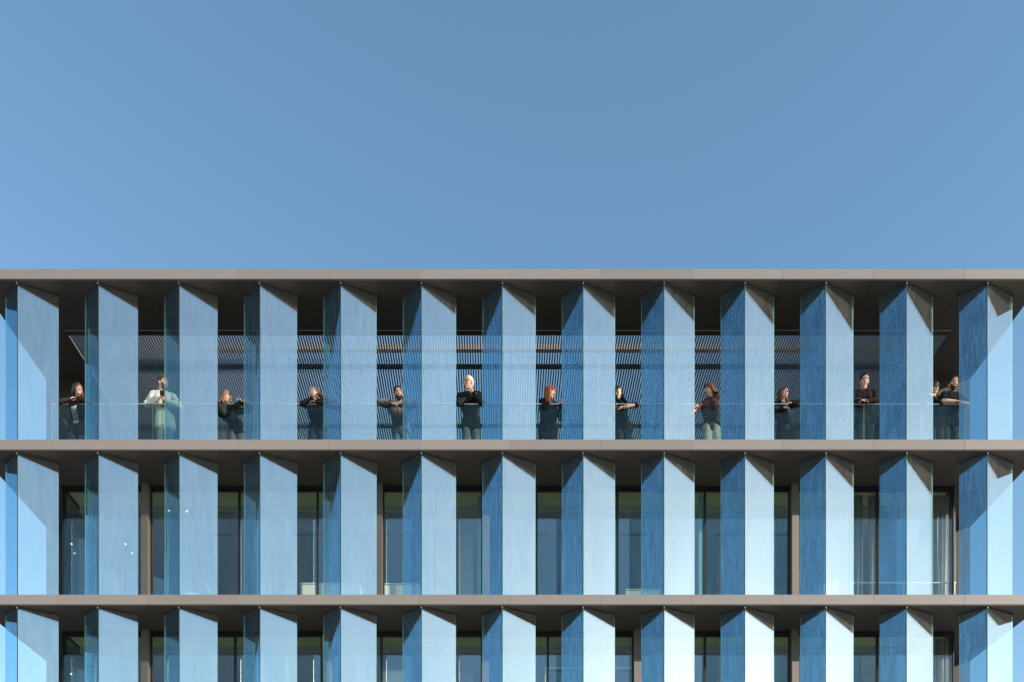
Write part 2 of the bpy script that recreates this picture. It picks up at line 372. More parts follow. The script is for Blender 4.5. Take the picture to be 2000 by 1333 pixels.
# ------------------------------------------------------------------ things in the rooms
zfl = {1: zu(levels[2][0]) + 0.01, 2: zu(levels[3][0]) + 0.01}
def cabinet(xa, xb, ytop, k, label, n, r=1.078):
    x0_, x1_ = X(xa, r), X(xb, r); h = Z(ytop, r) - zfl[k]
    e = empty('low_cabinet', ((x0_ + x1_) / 2, Y(r) + 0.2, zfl[k])); tag(e, label, 'cabinet', 'white low cabinets behind the windows')
    W_ = x1_ - x0_
    boxes = bmesh.new(); box(boxes, -W_ / 2, W_ / 2, -0.18, 0.2, 0.03, h - 0.022); link('carcass', mesh('carcass', boxes, M_white), e)
    b2 = bmesh.new(); box(b2, -W_ / 2 - 0.01, W_ / 2 + 0.01, -0.21, 0.21, h - 0.02, h); link('cabinet_top', mesh('cabinet_top', b2, M_white, bevel=0.003), e)
    for i in range(n):
        a = -W_ / 2 + W_ * i / n
        b3 = bmesh.new(); box(b3, a + 0.006, a + W_ / n - 0.006, -0.2, -0.182, 0.05, h - 0.04); link('cabinet_door', mesh('cabinet_door', b3, M_white, bevel=0.002), e)
cabinet(586, 702, 1139, 1, 'widest white low cabinet, half behind the fifth fin, middle storey', 3)
cabinet(742, 818, 1140, 1, 'white low cabinet beside the thin beige post, middle storey', 2)
cabinet(1222, 1290, 1151, 1, 'short white cabinet behind the window with the black upright near the centre', 2)
cabinet(742, 790, 1310, 2, 'white cabinet in the bottom storey left of the centre, cut off by the picture edge', 1)

def lamp(xa, xb, k, y_, label):
    r = 1.115; x0_, x1_ = X(xa, r), X(xb, r); zc_ = Z(y_, r)
    top = zu(levels[k][1] - 1.5) - 0.16
    e = empty('linear_lamp', ((x0_ + x1_) / 2, Y(r), zc_)); tag(e, label, 'lamp', 'thin blue-grey linear lamps hanging in the offices')
    W_ = (x1_ - x0_) / 2
    b = bmesh.new(); box(b, -W_, W_, -0.03, 0.03, 0, 0.035); link('lamp_body', mesh('lamp_body', b, M_lampb, bevel=0.004), e)
    for s in (-1, 1):
        b = bmesh.new(); bar(b, (s * W_ * .8, 0, 0.035), (s * W_ * .8, 0, top - zc_), 0.003, 5); link('cable', mesh('cable', b, M_dark), e)
for xa, xb, lb in ((385, 455, 'linear lamp seen in the gap left of the black mullion, middle storey'), (575, 632, 'linear lamp above the widest white cabinet, middle storey'),
                   (690, 760, 'short linear lamp just right of the thin beige post, middle storey'), (777, 850, 'linear lamp crossing behind the sixth fin, middle storey'),
                   (1000, 1074, 'linear lamp in the gap just right of the centre, middle storey'), (1090, 1276, 'longest linear lamp, passing the black upright near the centre'),
                   (1398, 1544, 'linear lamp left of the wide beige post at right, middle storey')):
    lamp(xa, xb, 1, 1046, 'thin dark blue ' + lb)
for xa, xb, lb in ((1068, 1100, 'lamp in the bottom storey right of its white bar'), (1212, 1245, 'lamp in the bottom storey beside the lower beige post')):
    lamp(xa, xb, 2, 1312, 'short thin dark blue ' + lb)

def bulb(px, py, r, k, label):
    p = Vector((X(px, r), Y(r), Z(py, r))); top = zu(levels[k][1] - 1.5) - 0.16
    e = empty('pendant_lamp', p); tag(e, label, 'pendant lamp', 'small lit pendant bulbs')
    b = bmesh.new(); bmesh.ops.create_uvsphere(b, u_segments=10, v_segments=8, radius=0.022); link('bulb', mesh('bulb', b, M_bulb, True), e)
    b = bmesh.new(); bar(b, (0, 0, 0.02), (0, 0, max(0.1, top - p.z)), 0.003, 5); link('cord', mesh('cord', b, M_dark), e)
    b = bmesh.new(); bar(b, (0, 0, 0.015), (0, 0, 0.06), 0.014, 8); link('socket', mesh('socket', b, M_dark), e)
bulb(140, 1063, 1.13, 1, 'small lit bulb in the first gap at left, upper of the two there')
bulb(159, 1081, 1.17, 1, 'small lit bulb in the first gap at left, lower of the two there')
bulb(245, 1063, 1.13, 1, 'small lit bulb shining through the second fin, upper of the two')
bulb(258, 1081, 1.17, 1, 'small lit bulb shining through the second fin, lower of the two')
bulb(330, 998, 1.10, 1, 'small lit bulb high behind the narrow pane of the third fin')
bulb(365, 999, 1.10, 1, 'small lit bulb high behind the wide pane of the third fin')
bulb(139, 1317, 1.13, 2, 'small lit bulb in the first gap of the bottom storey')

def curtain(xa, xb, k, label, r=1.074):
    x0_, x1_ = X(xa, r), X(xb, r); z0_ = zfl[k] + 0.02; z1_ = zu(levels[k][1] - 1.5) - 0.04
    bm = bmesh.new(); N = 60; rows = []
    for j in range(5):
        row = []
        for i in range(N + 1):
            t = i / N; x_ = (t - 0.5) * (x1_ - x0_)
            amp = 0.022 + 0.012 * j / 4
            row.append(bm.verts.new((x_ + 0.01 * math.sin(j + i * .3), amp * math.sin(t * (x1_ - x0_) * 75) + 0.01 * math.sin(i * .7 + j), (z1_ - z0_) * j / 4)))
        rows.append(row)
    for j in range(4):
        for i in range(N): bm.faces.new((rows[j][i], rows[j][i + 1], rows[j + 1][i + 1], rows[j + 1][i]))
    o = link('curtain', mesh('curtain', bm, M_curt, True), None, ((x0_ + x1_) / 2, Y(r) + 0.06, z0_))
    sm = o.modifiers.new('thickness', 'SOLIDIFY'); sm.thickness = 0.004
    tag(o, label, 'curtain', 'beige curtains at the right-hand windows')
curtain(1664, 1686, 1, 'narrow beige curtain right of the wide post at right, middle storey')
curtain(1699, 1720, 1, 'beige curtain in the gap before the last but one fin, middle storey')
curtain(1820, 1852, 1, 'widest beige curtain beside the last fin at right, middle storey')
curtain(1856, 1868, 1, 'narrowest beige curtain at the right-hand corner, middle storey')
curtain(1822, 1862, 2, 'beige curtain beside the last fin at right, bottom storey')

# inner guard rail behind the right-hand window
e = empty('guard_rail', (X(1765, 1.07), Y(1.07), zfl[1])); tag(e, 'thin white guard rail across the curtained windows at right', 'rail')
hh = Z(1139, 1.07) - zfl[1]; wl = (X(1863, 1.07) - X(1660, 1.07)) / 2
bm = bmesh.new(); box(bm, -wl, wl, -0.015, 0.015, hh - 0.012, hh + 0.012); link('top_bar', mesh('top_bar', bm, M_white), e)
for t in (-1, 0, 1):
    bm = bmesh.new(); bar(bm, (wl * t * .98, 0, 0), (wl * t * .98, 0, hh - 0.013), 0.008); link('baluster', mesh('baluster', bm, M_white), e)
e = empty('guard_rail', (X(1220, 1.07), Y(1.07), zfl[2])); tag(e, 'thin white bar across the windows right of the centre, bottom storey', 'rail')
hh = Z(1305, 1.07) - zfl[2]; wl = (X(1243, 1.07) - X(1063, 1.07)) / 2; e.location.x = X(1153, 1.07)
bm = bmesh.new(); box(bm, -wl, wl, -0.015, 0.015, hh - 0.012, hh + 0.012); link('top_bar', mesh('top_bar', bm, M_white), e)
for t in (-1, 1):
    bm = bmesh.new(); bar(bm, (wl * t * .98, 0, 0), (wl * t * .98, 0, hh - 0.013), 0.008); link('baluster', mesh('baluster', bm, M_white), e)

# white shell chair and leaning tube light seen through the third fin
r = 1.085
e = empty('shell_chair', (X(366, r), Y(r) + 0.25, zfl[1])); tag(e, 'white shell chair behind the wide pane of the third fin', 'chair')
bm = bmesh.new(); bmesh.ops.create_uvsphere(bm, u_segments=20, v_segments=12, radius=1.0)
for v in list(bm.verts):
    if v.co.z > 0.75: v.co.z = 0.75
    v.co = Vector((v.co.x * 0.25, v.co.y * 0.16 + 0.02, v.co.z * 0.22 + 0.74))
link('backrest', mesh('backrest', bm, M_white, True), e)
bm = bmesh.new(); box(bm, -0.23, 0.23, -0.3, 0.1, 0.42, 0.46); link('seat', mesh('seat', bm, M_white, bevel=0.015), e)
for sx in (-1, 1):
    for sy in (-0.26, 0.08):
        bm = bmesh.new(); bar(bm, (sx * 0.2, sy, 0), (sx * 0.17, sy, 0.42), 0.012); link('leg', mesh('leg', bm, M_white), e)
r = 1.075
bm = bmesh.new(); bar(bm, (X(416, r) - X(393, r), 0, 0), (0, 0.02, Z(1130, r) - Z(1163, r)), 0.010)
tag(link('leaning_tube', mesh('leaning_tube', bm, M_white), None, (X(393, r), Y(r), Z(1163, r))), 'thin white tube leaning at a slant behind the third fin', 'tube')
#PEOPLE
# ------------------------------------------------------------------ people on the terrace
def cloth(name, col, rough=0.9): return solid(name, col, rough, 0.30, 16, bump=0.6, spec=0.2, bdist=0.02)
def skin(name, col):
    m = solid(name, col, 0.5, 0.06, 30, spec=0.35); return m
def hairm(name, col): return solid(name, col, 0.45, 0.35, 40, bump=0.6, stretch=(1, 1, .25), spec=0.5)
SK = [skin('skin_fair', (0.84, 0.47, 0.34)), skin('skin_warm', (0.78, 0.43, 0.30)), skin('skin_tan', (0.64, 0.34, 0.23))]
M_lip = skin('lips', (0.45, 0.15, 0.13)); M_eye = solid('eyes', (0.03, 0.02, 0.018), 0.2, 0.1); M_teeth = solid('teeth', (0.75, 0.72, 0.66), 0.3, 0.02)
HR = dict(brown=hairm('hair_brown', (0.11, 0.055, 0.03)), dark=hairm('hair_dark', (0.022, 0.016, 0.013)), light=hairm('hair_light_brown', (0.20, 0.105, 0.055)),
          red=hairm('hair_red', (0.45, 0.075, 0.02)), auburn=hairm('hair_auburn', (0.17, 0.055, 0.025)), white=hairm('hair_white', (0.80, 0.76, 0.70)))
CL = dict(black=cloth('cloth_black', (0.014, 0.013, 0.014)), blackbrown=cloth('cloth_black_brown', (0.035, 0.022, 0.02)), cream=cloth('cloth_cream', (0.80, 0.71, 0.62)),
          taupe=cloth('cloth_taupe', (0.24, 0.18, 0.18)), navy=cloth('cloth_navy', (0.045, 0.06, 0.10)), denim=cloth('cloth_denim', (0.15, 0.24, 0.38)),
          grey=cloth('cloth_grey', (0.19, 0.20, 0.21)), greyblue=cloth('cloth_grey_blue', (0.20, 0.22, 0.27)), sage=cloth('cloth_sage', (0.64, 0.57, 0.54)),
          plum=cloth('cloth_plum', (0.085, 0.04, 0.042)), dark=cloth('cloth_charcoal', (0.055, 0.058, 0.062)), white=cloth('cloth_white', (0.7, 0.7, 0.66)),
          green=cloth('cloth_grey_green', (0.10, 0.12, 0.105)), blazer=cloth('cloth_grey_brown', (0.14, 0.115, 0.115)))
M_shoe = solid('shoe_leather', (0.03, 0.025, 0.022), 0.4, 0.1)
M_lens = solid('dark_lens', (0.01, 0.01, 0.012), 0.1, 0.05)

TS = bpy.data.scenes.new('workshop')        # an empty side scene for merging, removed at the end
class MB:
    """Collects closed round pieces as plain lists (far quicker than bmesh for many pieces)."""
    def __init__(s): s.v = []; s.f = []
    def build(s, name):
        me = bpy.data.meshes.new(name); me.from_pydata(s.v, [], s.f); me.update(); return me
TPL = {}
def ball(seg, rings):
    if (seg, rings) not in TPL:
        v = [(0, 0, -1.0)]; f = []
        for j in range(1, rings):
            a = -math.pi / 2 + math.pi * j / rings
            for i in range(seg): v.append((math.cos(a) * math.cos(2 * math.pi * i / seg), math.cos(a) * math.sin(2 * math.pi * i / seg), math.sin(a)))
        v.append((0, 0, 1.0)); t = len(v) - 1
        for i in range(seg):
            n = (i + 1) % seg
            f.append((0, 1 + n, 1 + i)); f.append((t, t - seg + i, t - seg + n))
            for j in range(rings - 2): f.append((1 + j * seg + i, 1 + j * seg + n, 1 + (j + 1) * seg + n, 1 + (j + 1) * seg + i))
        TPL[(seg, rings)] = ([Vector(q) for q in v], f)
    return TPL[(seg, rings)]
def ell(bm, c, rad, rot=None, u=16, v=10):
    vs_, fs_ = ball(u, v); o = len(bm.v); c = Vector(c)
    for q in vs_:
        w_ = Vector((q.x * rad[0], q.y * rad[1], q.z * rad[2])); bm.v.append(tuple(c + (rot @ w_ if rot else w_)))
    bm.f.extend(tuple(i + o for i in f) for f in fs_)
def cap(bm, p, q, r1, r2, seg=12):
    """A tapered limb with round ends: one closed capsule."""
    p, q = Vector(p), Vector(q); d = q - p
    if d.length < 1e-4: return
    m = d.to_track_quat('Z', 'Y').to_matrix(); vs_, fs_ = ball(seg, 8); o = len(bm.v)
    for w_ in vs_:
        lo = w_.z < -1e-4 or (abs(w_.z) <= 1e-4)
        bm.v.append(tuple((p if lo else q) + m @ (w_ * (r1 if lo else r2))))
    bm.f.extend(tuple(i + o for i in f) for f in fs_)
def fuse(bm, voxel, smooth=2, amp=0.0, freq=12.0, seed=0.0, stretch=1.0):
    """Voxel-merge the pieces into one continuous skin; optional folds."""
    me = bm.build('tmp')
    ob = bpy.data.objects.new('tmp', me); TS.collection.objects.link(ob)
    md = ob.modifiers.new('r', 'REMESH'); md.mode = 'VOXEL'; md.voxel_size = voxel; md.use_smooth_shade = True
    if smooth:
        ms = ob.modifiers.new('s', 'SMOOTH'); ms.iterations = smooth; ms.factor = 0.5
    TS.view_layers[0].update(); dg = TS.view_layers[0].depsgraph
    out = bpy.data.meshes.new_from_object(ob.evaluated_get(dg))
    bpy.data.objects.remove(ob); bpy.data.meshes.remove(me)
    if amp:
        sv_ = Vector((seed, seed * 1.7, -seed))
        n_ = len(out.vertices); nr_ = [0.0] * (n_ * 3); co_ = [0.0] * (n_ * 3)
        out.vertices.foreach_get('normal', nr_); out.vertices.foreach_get('co', co_)
        for i in range(0, n_ * 3, 3):
            q = Vector((co_[i] * freq, co_[i + 1] * freq, co_[i + 2] * freq * stretch)) + sv_
            k = amp * (1 - abs(noise.noise(q)) * 2.2)
            for j in range(3): co_[i + j] += nr_[i + j] * k
        out.vertices.foreach_set('co', co_); out.update()
    for p in out.polygons: p.use_smooth = True
    return out
def ik(sh, wr, pole, l1, l2):
    d = wr - sh; L = d.length; mx = (l1 + l2) * 0.995
    if L > mx: wr = sh + d * (mx / L); d = wr - sh; L = mx
    a = (l1 * l1 - l2 * l2 + L * L) / (2 * L); h = math.sqrt(max(l1 * l1 - a * a, 0.0))
    u = d / L; pv = pole - sh; pv = pv - u * pv.dot(u)
    if pv.length < 1e-4: pv = Vector((0, 0, -1))
    return sh + u * a + pv.normalized() * h, wr
def hand(bm, W, d, nrm, thumb, s=1.0, curl=0.5, spread=1.0):
    """Palm, four jointed fingers of unequal length and a thumb from the palm's side. nrm: back of the hand."""
    d = d.normalized(); nrm = (nrm - d * nrm.dot(d)).normalized(); side = d.cross(nrm).normalized() * thumb
    for o in (-0.024, -0.008, 0.008, 0.024): cap(bm, W + side * o * 0.7 * s, W + (d * 0.082 + side * o) * s, 0.014 * s, 0.0115 * s, 8)
    for i, (o, L) in enumerate(((0.031, 0.9), (0.010, 1.0), (-0.011, 0.94), (-0.031, 0.74))):
        p = W + (d * 0.085 + side * o) * s; ang = curl * (0.5 + 0.12 * i); dd = d + side * o * 4 * spread
        for seg, ln in enumerate((0.040, 0.027, 0.020)):
            v = (dd.normalized() * math.cos(ang) - nrm * math.sin(ang)); q = p + v * ln * L * s
            cap(bm, p, q, (0.0092 - 0.0009 * seg) * s, (0.0084 - 0.0009 * seg) * s, 7); p = q; ang += curl * 0.9
    p = W + (d * 0.022 + side * 0.024) * s; q = p + (d * 0.032 + side * 0.026 - nrm * 0.010) * s; cap(bm, p, q, 0.0125 * s, 0.0105 * s, 8)
    cap(bm, q, q + (d * 0.034 + side * 0.004 - nrm * 0.014) * s, 0.0100 * s, 0.0085 * s, 8)

def pt(px, py, yy):
    r = yy / D; return Vector((X(px, r), yy, Z(py, r)))
NOW = [0]
def person(label, head, hy, yaw, pitch=0, roll=0, s=1.0, tyaw=0, pel=None, handL=None, handR=None, elL=None, elR=None, curl=0.5,
           top='black', inner=None, leg='dark', sk=0, hair='brown', style='short', sleeve=1.0, jacket=0.014, wide=0.0, beard=None, glasses=None,
           smile=True, fem=False, hemz=0.07, blow=(0, 0), drop=0.24, hn=None):
    NOW[0] += 1; sd_ = NOW[0] * 3.7
    """head: image point of the head centre; hy: its depth relative to the rail; hands/elbows: (px, py, depth relative to the rail), L/R as seen in the picture."""
    H = pt(head[0], head[1], yr + hy)
    M = (Matrix.Rotation(R_(yaw), 3, 'Z') @ Matrix.Rotation(math.pi, 3, 'Z') @ Matrix.Rotation(R_(pitch), 3, 'X') @ Matrix.Rotation(R_(roll), 3, 'Y'))
    bs, s = s, s * 1.13                              # the head is built a little larger than the body unit
    hl = lambda x, y, z: H + M @ (Vector((x, y, z)) * bs * 1.13)
    T = Matrix.Rotation(R_(tyaw), 3, 'Z')
    N = H + Vector((0, 0.035, -0.165 * bs)) + (M @ Vector((0, -0.03, 0))) * 0.6
    pz = zf + 0.012 + 0.93 * bs
    dz = N.z - pz; L = 0.50 * bs; back = math.sqrt(max(L * L - dz * dz, 0)) * 0.9
    pxw = X(pel, (N.y + back) / D) if pel else N.x
    PV = Vector((pxw, N.y + back + 0.02, pz))
    root = empty('person', (PV.x, PV.y, zf + 0.012)); tag(root, label, 'person', 'people leaning on the terrace rail')
    O = root.location.copy()
    bm = MB()
    # head
    ell(bm, hl(0, -0.004, 0.018), [v * s for v in (0.074, 0.096, 0.100)], M, 20, 14)
    ell(bm, hl(0, 0.022, -0.048), [v * s for v in (0.058, 0.066, 0.066)], M)
    ell(bm, hl(0, 0.066, -0.092), [v * s for v in (0.026, 0.022, 0.018)], M)
    for sx in (-1, 1):
        ell(bm, hl(sx * 0.075, -0.012, -0.008), [v * s for v in (0.010, 0.019, 0.031)], M, 10, 8)
        ell(bm, hl(sx * 0.038, 0.062, -0.026), [v * s for v in (0.022, 0.018, 0.022)], M, 10, 8)
        cap(bm, hl(sx * 0.012, 0.092, 0.032), hl(sx * 0.048, 0.078, 0.031), 0.0105 * s, 0.008 * s, 8)
        ell(bm, hl(sx * 0.011, 0.099, -0.028), [v * s for v in (0.010, 0.011, 0.008)], M, 8, 6)
    cap(bm, hl(0, 0.088, 0.020), hl(0, 0.110, -0.024), 0.008 * s, 0.012 * s, 8)
    cap(bm, hl(-0.018, 0.083, -0.055), hl(0.018, 0.083, -0.055), 0.010 * s, 0.010 * s, 8)
    cap(bm, hl(0, -0.02, -0.05), N, 0.055 * bs * (0.88 if fem else 1.1), 0.066 * bs * (0.85 if fem else 1.1))
    # torso and limbs
    s = bs
    sw = (0.155 if fem else 0.185) * s
    C = N + Vector((0, 0.012, -0.055 * s)); ax = T @ Vector((1, 0, 0))
    shl, shr = C - ax * sw, C + ax * sw
    hipw = 0.085 * s
    tor = []
    def torso(g):
        tor_ = bm
        cap(tor_, shl, C + Vector((0, 0, .02)), 0.056 * s + g, 0.062 * s + g); cap(tor_, C + Vector((0, 0, .02)), shr, 0.062 * s + g, 0.056 * s + g)
        wv = (PV + Vector((0, 0, 0.12 * s))); wst = 0.098 if fem else 0.112
        for o in (-1, 0, 1):
            a = C + ax * o * 0.085 * s + Vector((0, 0, -0.10 * s)); b = wv + ax * o * 0.045 * s; c = PV + Vector((o * 0.065 * s, 0, 0))
            cap(tor_, C + ax * o * 0.07 * s, a, 0.075 * s + g, 0.098 * s + g); cap(tor_, a, b, 0.098 * s + g, (wst - .02) * s + g); cap(tor_, b, c, (wst - .02) * s + g, 0.095 * s + g)
    torso(0)
    hips = [PV + Vector((o * hipw, 0, -0.03)) for o in (-1, 1)]
    feet = [Vector((PV.x + o * 0.12 * s, PV.y + 0.03 * o, zf + 0.075)) for o in (-1, 1)]
    knees = [(h + f) / 2 + Vector((0, -0.03, 0.02)) for h, f in zip(hips, feet)]
    for h, k_, f in zip(hips, knees, feet):
        cap(bm, h, k_, 0.082 * s, 0.056 * s); cap(bm, k_, f, 0.054 * s, 0.038 * s)
        cap(bm, f, f + Vector((0, -0.13, -0.035)), 0.036, 0.028)
    arms = []
    for sh, hd, el_, th_ in ((shl, handL, elL, 1), (shr, handR, elR, -1)):
        if hd is None: hd = (None,)
        wr = pt(hd[0], hd[1], yr + hd[2]) if hd[0] is not None else sh + Vector((0.02 * -th_, -0.05, -0.5 * s))
        pole = pt(el_[0], el_[1], yr + el_[2]) if el_ else sh + Vector((-0.2 * th_, 0.1, -0.4))
        if hd[0] is not None and len(hd) > 3: back_ = hd[3]
        else: back_ = None
        if el_ and hd[0] is not None:                # elbow set down on the rail, forearm from there to the hand
            E = pole; fd = wr - E; wr = E + fd.normalized() * min(max(fd.length, 0.20 * s), 0.26 * s)
        else: E, wr = ik(sh, wr, pole, 0.285 * s, 0.255 * s)
        cap(bm, sh, E, 0.046 * s, 0.036 * s); cap(bm, E, wr, 0.040 * s, 0.026 * s)
        dd = (wr - E).normalized()
        if back_ is not None: dd = (dd + Vector(back_)).normalized()
        hand(bm, wr, dd, Vector((0, -0.55, 0.8)), th_ * (1 if dd.x > 0 else -1) if abs(dd.x) > .5 else th_, 1.02 * s, curl)
        arms.append((sh, E, wr))
    me = fuse(bm, 0.0062, 2)
    Mi = M.inverted(); hm = HR[hair]
    for m_ in (SK[sk], M_lip, M_eye, hm, M_teeth): me.materials.append(m_)
    for p in me.polygons:
        q = Mi @ (p.center - H) / (s * 1.13)
        if q.length > 0.15 or q.y < 0.03: continue
        x, z = abs(q.x), q.z
        if 0.021 < x < 0.042 and 0.005 < z < 0.015 and q.y > 0.055: p.material_index = 2
        elif 0.013 < x < 0.052 and 0.028 < z < 0.037 and q.y > 0.05: p.material_index = 3
        elif x < 0.026 and -0.062 < z < -0.047 and q.y > 0.07: p.material_index = 4 if (smile and x < 0.019 and -0.058 < z < -0.050) else 1
        elif beard and (z < -0.040 or (x > 0.045 and z < -0.015) or (x < 0.032 and -0.046 < z < -0.037)): p.material_index = 3
    for v in me.vertices: v.co -= O
    me.name = 'body'; link('body', me, root)

    # upper garment
    bm = MB(); g = jacket; torso(g)
    cap(bm, N + Vector((0, 0, -0.015)), C, 0.060 * s, 0.085 * s)
    for sh, E, wr in arms:
        cap(bm, sh, sh + (E - sh) * min(1, sleeve * 2), 0.049 * s + g, 0.040 * s + g)
        if sleeve > 0.5:
            e2 = E + (wr - E) * min(0.96, (sleeve - .5) * 2); cap(bm, E, e2, 0.041 * s + g, 0.030 * s + g)
    if hemz:
        for o in (-1, 0, 1): cap(bm, PV + Vector((o * 0.07, 0, 0.05)), PV + Vector((o * 0.08, 0, -hemz)), 0.10 * s + g, 0.11 * s + g)
    me = fuse(bm, 0.0095, 1, 0.007, 9, sd_)
    me.materials.append(CL[top]); me.materials.append(CL[inner or top])
    if inner:
        fwd = T @ Vector((0, -1, 0))
        for p in me.polygons:
            c = p.center
            if p.normal.dot(fwd) > 0.15:
                t = (C.z - c.z); mid = C + (PV - C) * max(0, min(1, t / max(C.z - PV.z, .01)))
                if abs((c - mid).dot(ax)) < 0.045 + 0.03 * max(0, t) and (c - mid).dot(fwd) > 0.03 and -0.12 < t < 0.30 and all((c - (wr if 1 else E)).length > 0.12 for _, E, wr in arms): p.material_index = 1
    for v in me.vertices: v.co -= O
    me.name = 'jacket' if inner else 'shirt'; link(me.name, me, root)
    # collar
    # trousers
    bm = MB()
    for o in (-1, 0, 1): cap(bm, PV + Vector((o * 0.06 * s, 0, 0.08)), PV + Vector((o * 0.07 * s, 0.005, -0.03)), 0.095 * s, 0.104 * s)
    for h, k_, f in zip(hips, knees, feet):
        cap(bm, h, k_, 0.098 * s + wide * .4, 0.070 * s + wide); cap(bm, k_, f + Vector((0, 0, 0.02)), 0.070 * s + wide, 0.060 * s + wide * 1.2)
    me = fuse(bm, 0.011, 1, 0.008, 8, sd_ + 5, 0.8); me.materials.append(CL[leg])
    for v in me.vertices: v.co -= O
    me.name = 'trousers'; link('trousers', me, root)
    for f in feet:
        bm = MB(); cap(bm, f + Vector((0, 0.03, -0.028)), f + Vector((0, -0.15, -0.038)), 0.040, 0.034)
        me = bm.build('shoe'); me.materials.append(M_shoe)
        for v in me.vertices: v.co.z = max(v.co.z, zf + 0.0125)
        for p_ in me.polygons: p_.use_smooth = True
        for v in me.vertices: v.co -= O
        link('shoe', me, root)
    # hair
    bm = MB(); rnd = random.Random(NOW[0]); s = bs * 1.13
    if style in ('short', 'crop'):
        t = 0.006 if style == 'crop' else 0.014
        ell(bm, hl(0, -0.022, 0.036), [v * s for v in (0.076 + t * .5, 0.090 + t, 0.086 + t)], M, 20, 14)
        ell(bm, hl(0, -0.050, -0.010), [v * s for v in (0.066, 0.052, 0.062)], M)
        if style == 'short':
            for i in range(22):
                a = rnd.uniform(-1, 1); ell(bm, hl(a * 0.045, rnd.uniform(-0.02, 0.045), 0.098 - 0.02 * a * a), (0.026, 0.024, 0.016 + rnd.uniform(0, .008)), M, 10, 7)
        me = fuse(bm, 0.006, 1, 0.003, 60, sd_)
    else:
        ell(bm, hl(0, -0.012, 0.036), [v * s for v in (0.085, 0.101, 0.092)], M, 20, 14)
        ell(bm, hl(0, -0.045, -0.020), [v * s for v in (0.078, 0.062, 0.080)], M)
        if style == 'bangs': cap(bm, hl(-0.045, 0.072, 0.055), hl(0.045, 0.072, 0.055), 0.022 * s, 0.022 * s)
        if style == 'tied':
            ell(bm, hl(0, -0.125, 0.03), (0.035, 0.035, 0.04), M)
        nl = 26 if style != 'tied' else 0
        for i in range(nl):
            a = R_(-205 + 230 * i / (nl - 1)) - R_(-12); ca, sa = math.cos(a), math.sin(a)
            p = hl(0.074 * ca, 0.070 * sa - 0.012, 0.03 + rnd.uniform(-.01, .02)); ln = drop * rnd.uniform(0.8, 1.1)
            if abs(ca) > .85: ln *= 0.92
            st = 6; v = M @ Vector((ca * .022, sa * .02, -0.02))
            for j in range(st):
                tt = (j + 1) / st
                q = p + Vector((blow[0] * tt * ln / st * 1.6, blow[1] * tt * ln / st, -ln / st)) + v * (0.35 * (1 - tt)) + Vector((rnd.uniform(-.005, .005), rnd.uniform(-.005, .005), 0))
                cap(bm, p, q, (0.019 - 0.010 * (tt - 1 / st)) * s, (0.019 - 0.010 * tt) * s, 7); p = q
        me = fuse(bm, 0.006, 0, 0.004, 45, sd_, 0.3)
    me.materials.append(hm)
    for v in me.vertices: v.co -= O
    me.name = 'hair'; link('hair', me, root)
    if glasses:
        bm = MB()
        for sx in (-1, 1):
            if glasses == 'sun': ell(bm, hl(sx * 0.033, 0.098, 0.008), (0.024 * s, 0.006, 0.019 * s), M, 12, 8)
            else:
                c = [hl(sx * 0.033 + 0.022 * math.cos(t * .5236), 0.102, 0.008 + 0.017 * math.sin(t * .5236)) for t in range(12)]
                for a, b in zip(c, c[1:] + c[:1]): cap(bm, a, b, 0.0028, 0.0028, 5)
            cap(bm, hl(sx * 0.055, 0.095, 0.010), hl(sx * 0.080, 0.0, 0.010), 0.003, 0.003, 5)
        cap(bm, hl(-0.012, 0.105, 0.010), hl(0.012, 0.105, 0.010), 0.003, 0.003, 5)
        me = bm.build('glasses'); me.materials.append(M_lens)
        for v in me.vertices: v.co -= O
        link('glasses', me, root)
    return root, H, M, arms

person('woman with brown bob and dark blazer in the first gap, smiling toward the right', (152, 762), 0.02, 48, -2, s=.95, tyaw=8, pel=150,
       handL=(150, 780, -0.05), elL=(118, 786, 0.0), handR=(146, 777, -0.09), elR=(178, 786, 0.0), top='blackbrown', inner='white', leg='navy', sk=0, hair='brown', style='long', drop=0.13, fem=True, jacket=.018, hemz=.12)
person('man in an open cream overshirt over a dark tee, half behind the third fin', (318, 750), 0.12, 62, -6, s=1.0, tyaw=10, pel=322,
       handL=(312, 776, -0.05), elL=(287, 790, 0.05), handR=(322, 781, -0.04), elR=(352, 795, 0.05), top='cream', inner='black', leg='greyblue', sk=0, hair='brown', style='short', jacket=.026, hemz=.16, beard=True)
person('woman with light brown hair resting low on the rail, turned right, hand on the rail', (443, 777), 0.0, 68, -14, s=.95, tyaw=35, pel=462,
       handL=(472, 786, -0.05), elL=(452, 800, 0.02), handR=(476, 787, -0.05), elR=(490, 800, 0.05), curl=1.0, top='black', leg='taupe', sk=0, hair='light', style='long', drop=0.16, fem=True, blow=(-.5, .2), smile=False, wide=.03)
person('woman throwing her head back with long hair blown behind the fifth fin', (615, 769), 0.04, -42, 32, 0, s=.95, tyaw=-6, pel=620,
       handL=(610, 779, -0.07), elL=(590, 789, 0.0), handR=(613, 784, -0.04), elR=(642, 790, 0.02), top='black', leg='navy', sk=0, hair='light', style='long', drop=0.26, fem=True, blow=(2.2, .3), wide=.03)
person('bearded man in an unbuttoned grey-brown blazer and blue jeans, elbows spread on the rail', (778, 770), 0.03, 12, -14, 12, s=.98, tyaw=8, pel=783,
       handL=(764, 786, -0.06, (.5, 0, -.3)), elL=(740, 786, 0.0), handR=(788, 787, -0.05), elR=(812, 788, 0.02), top='blazer', inner='taupe', leg='denim', sk=1, hair='dark', style='short', beard=True, jacket=.02, hemz=.08)
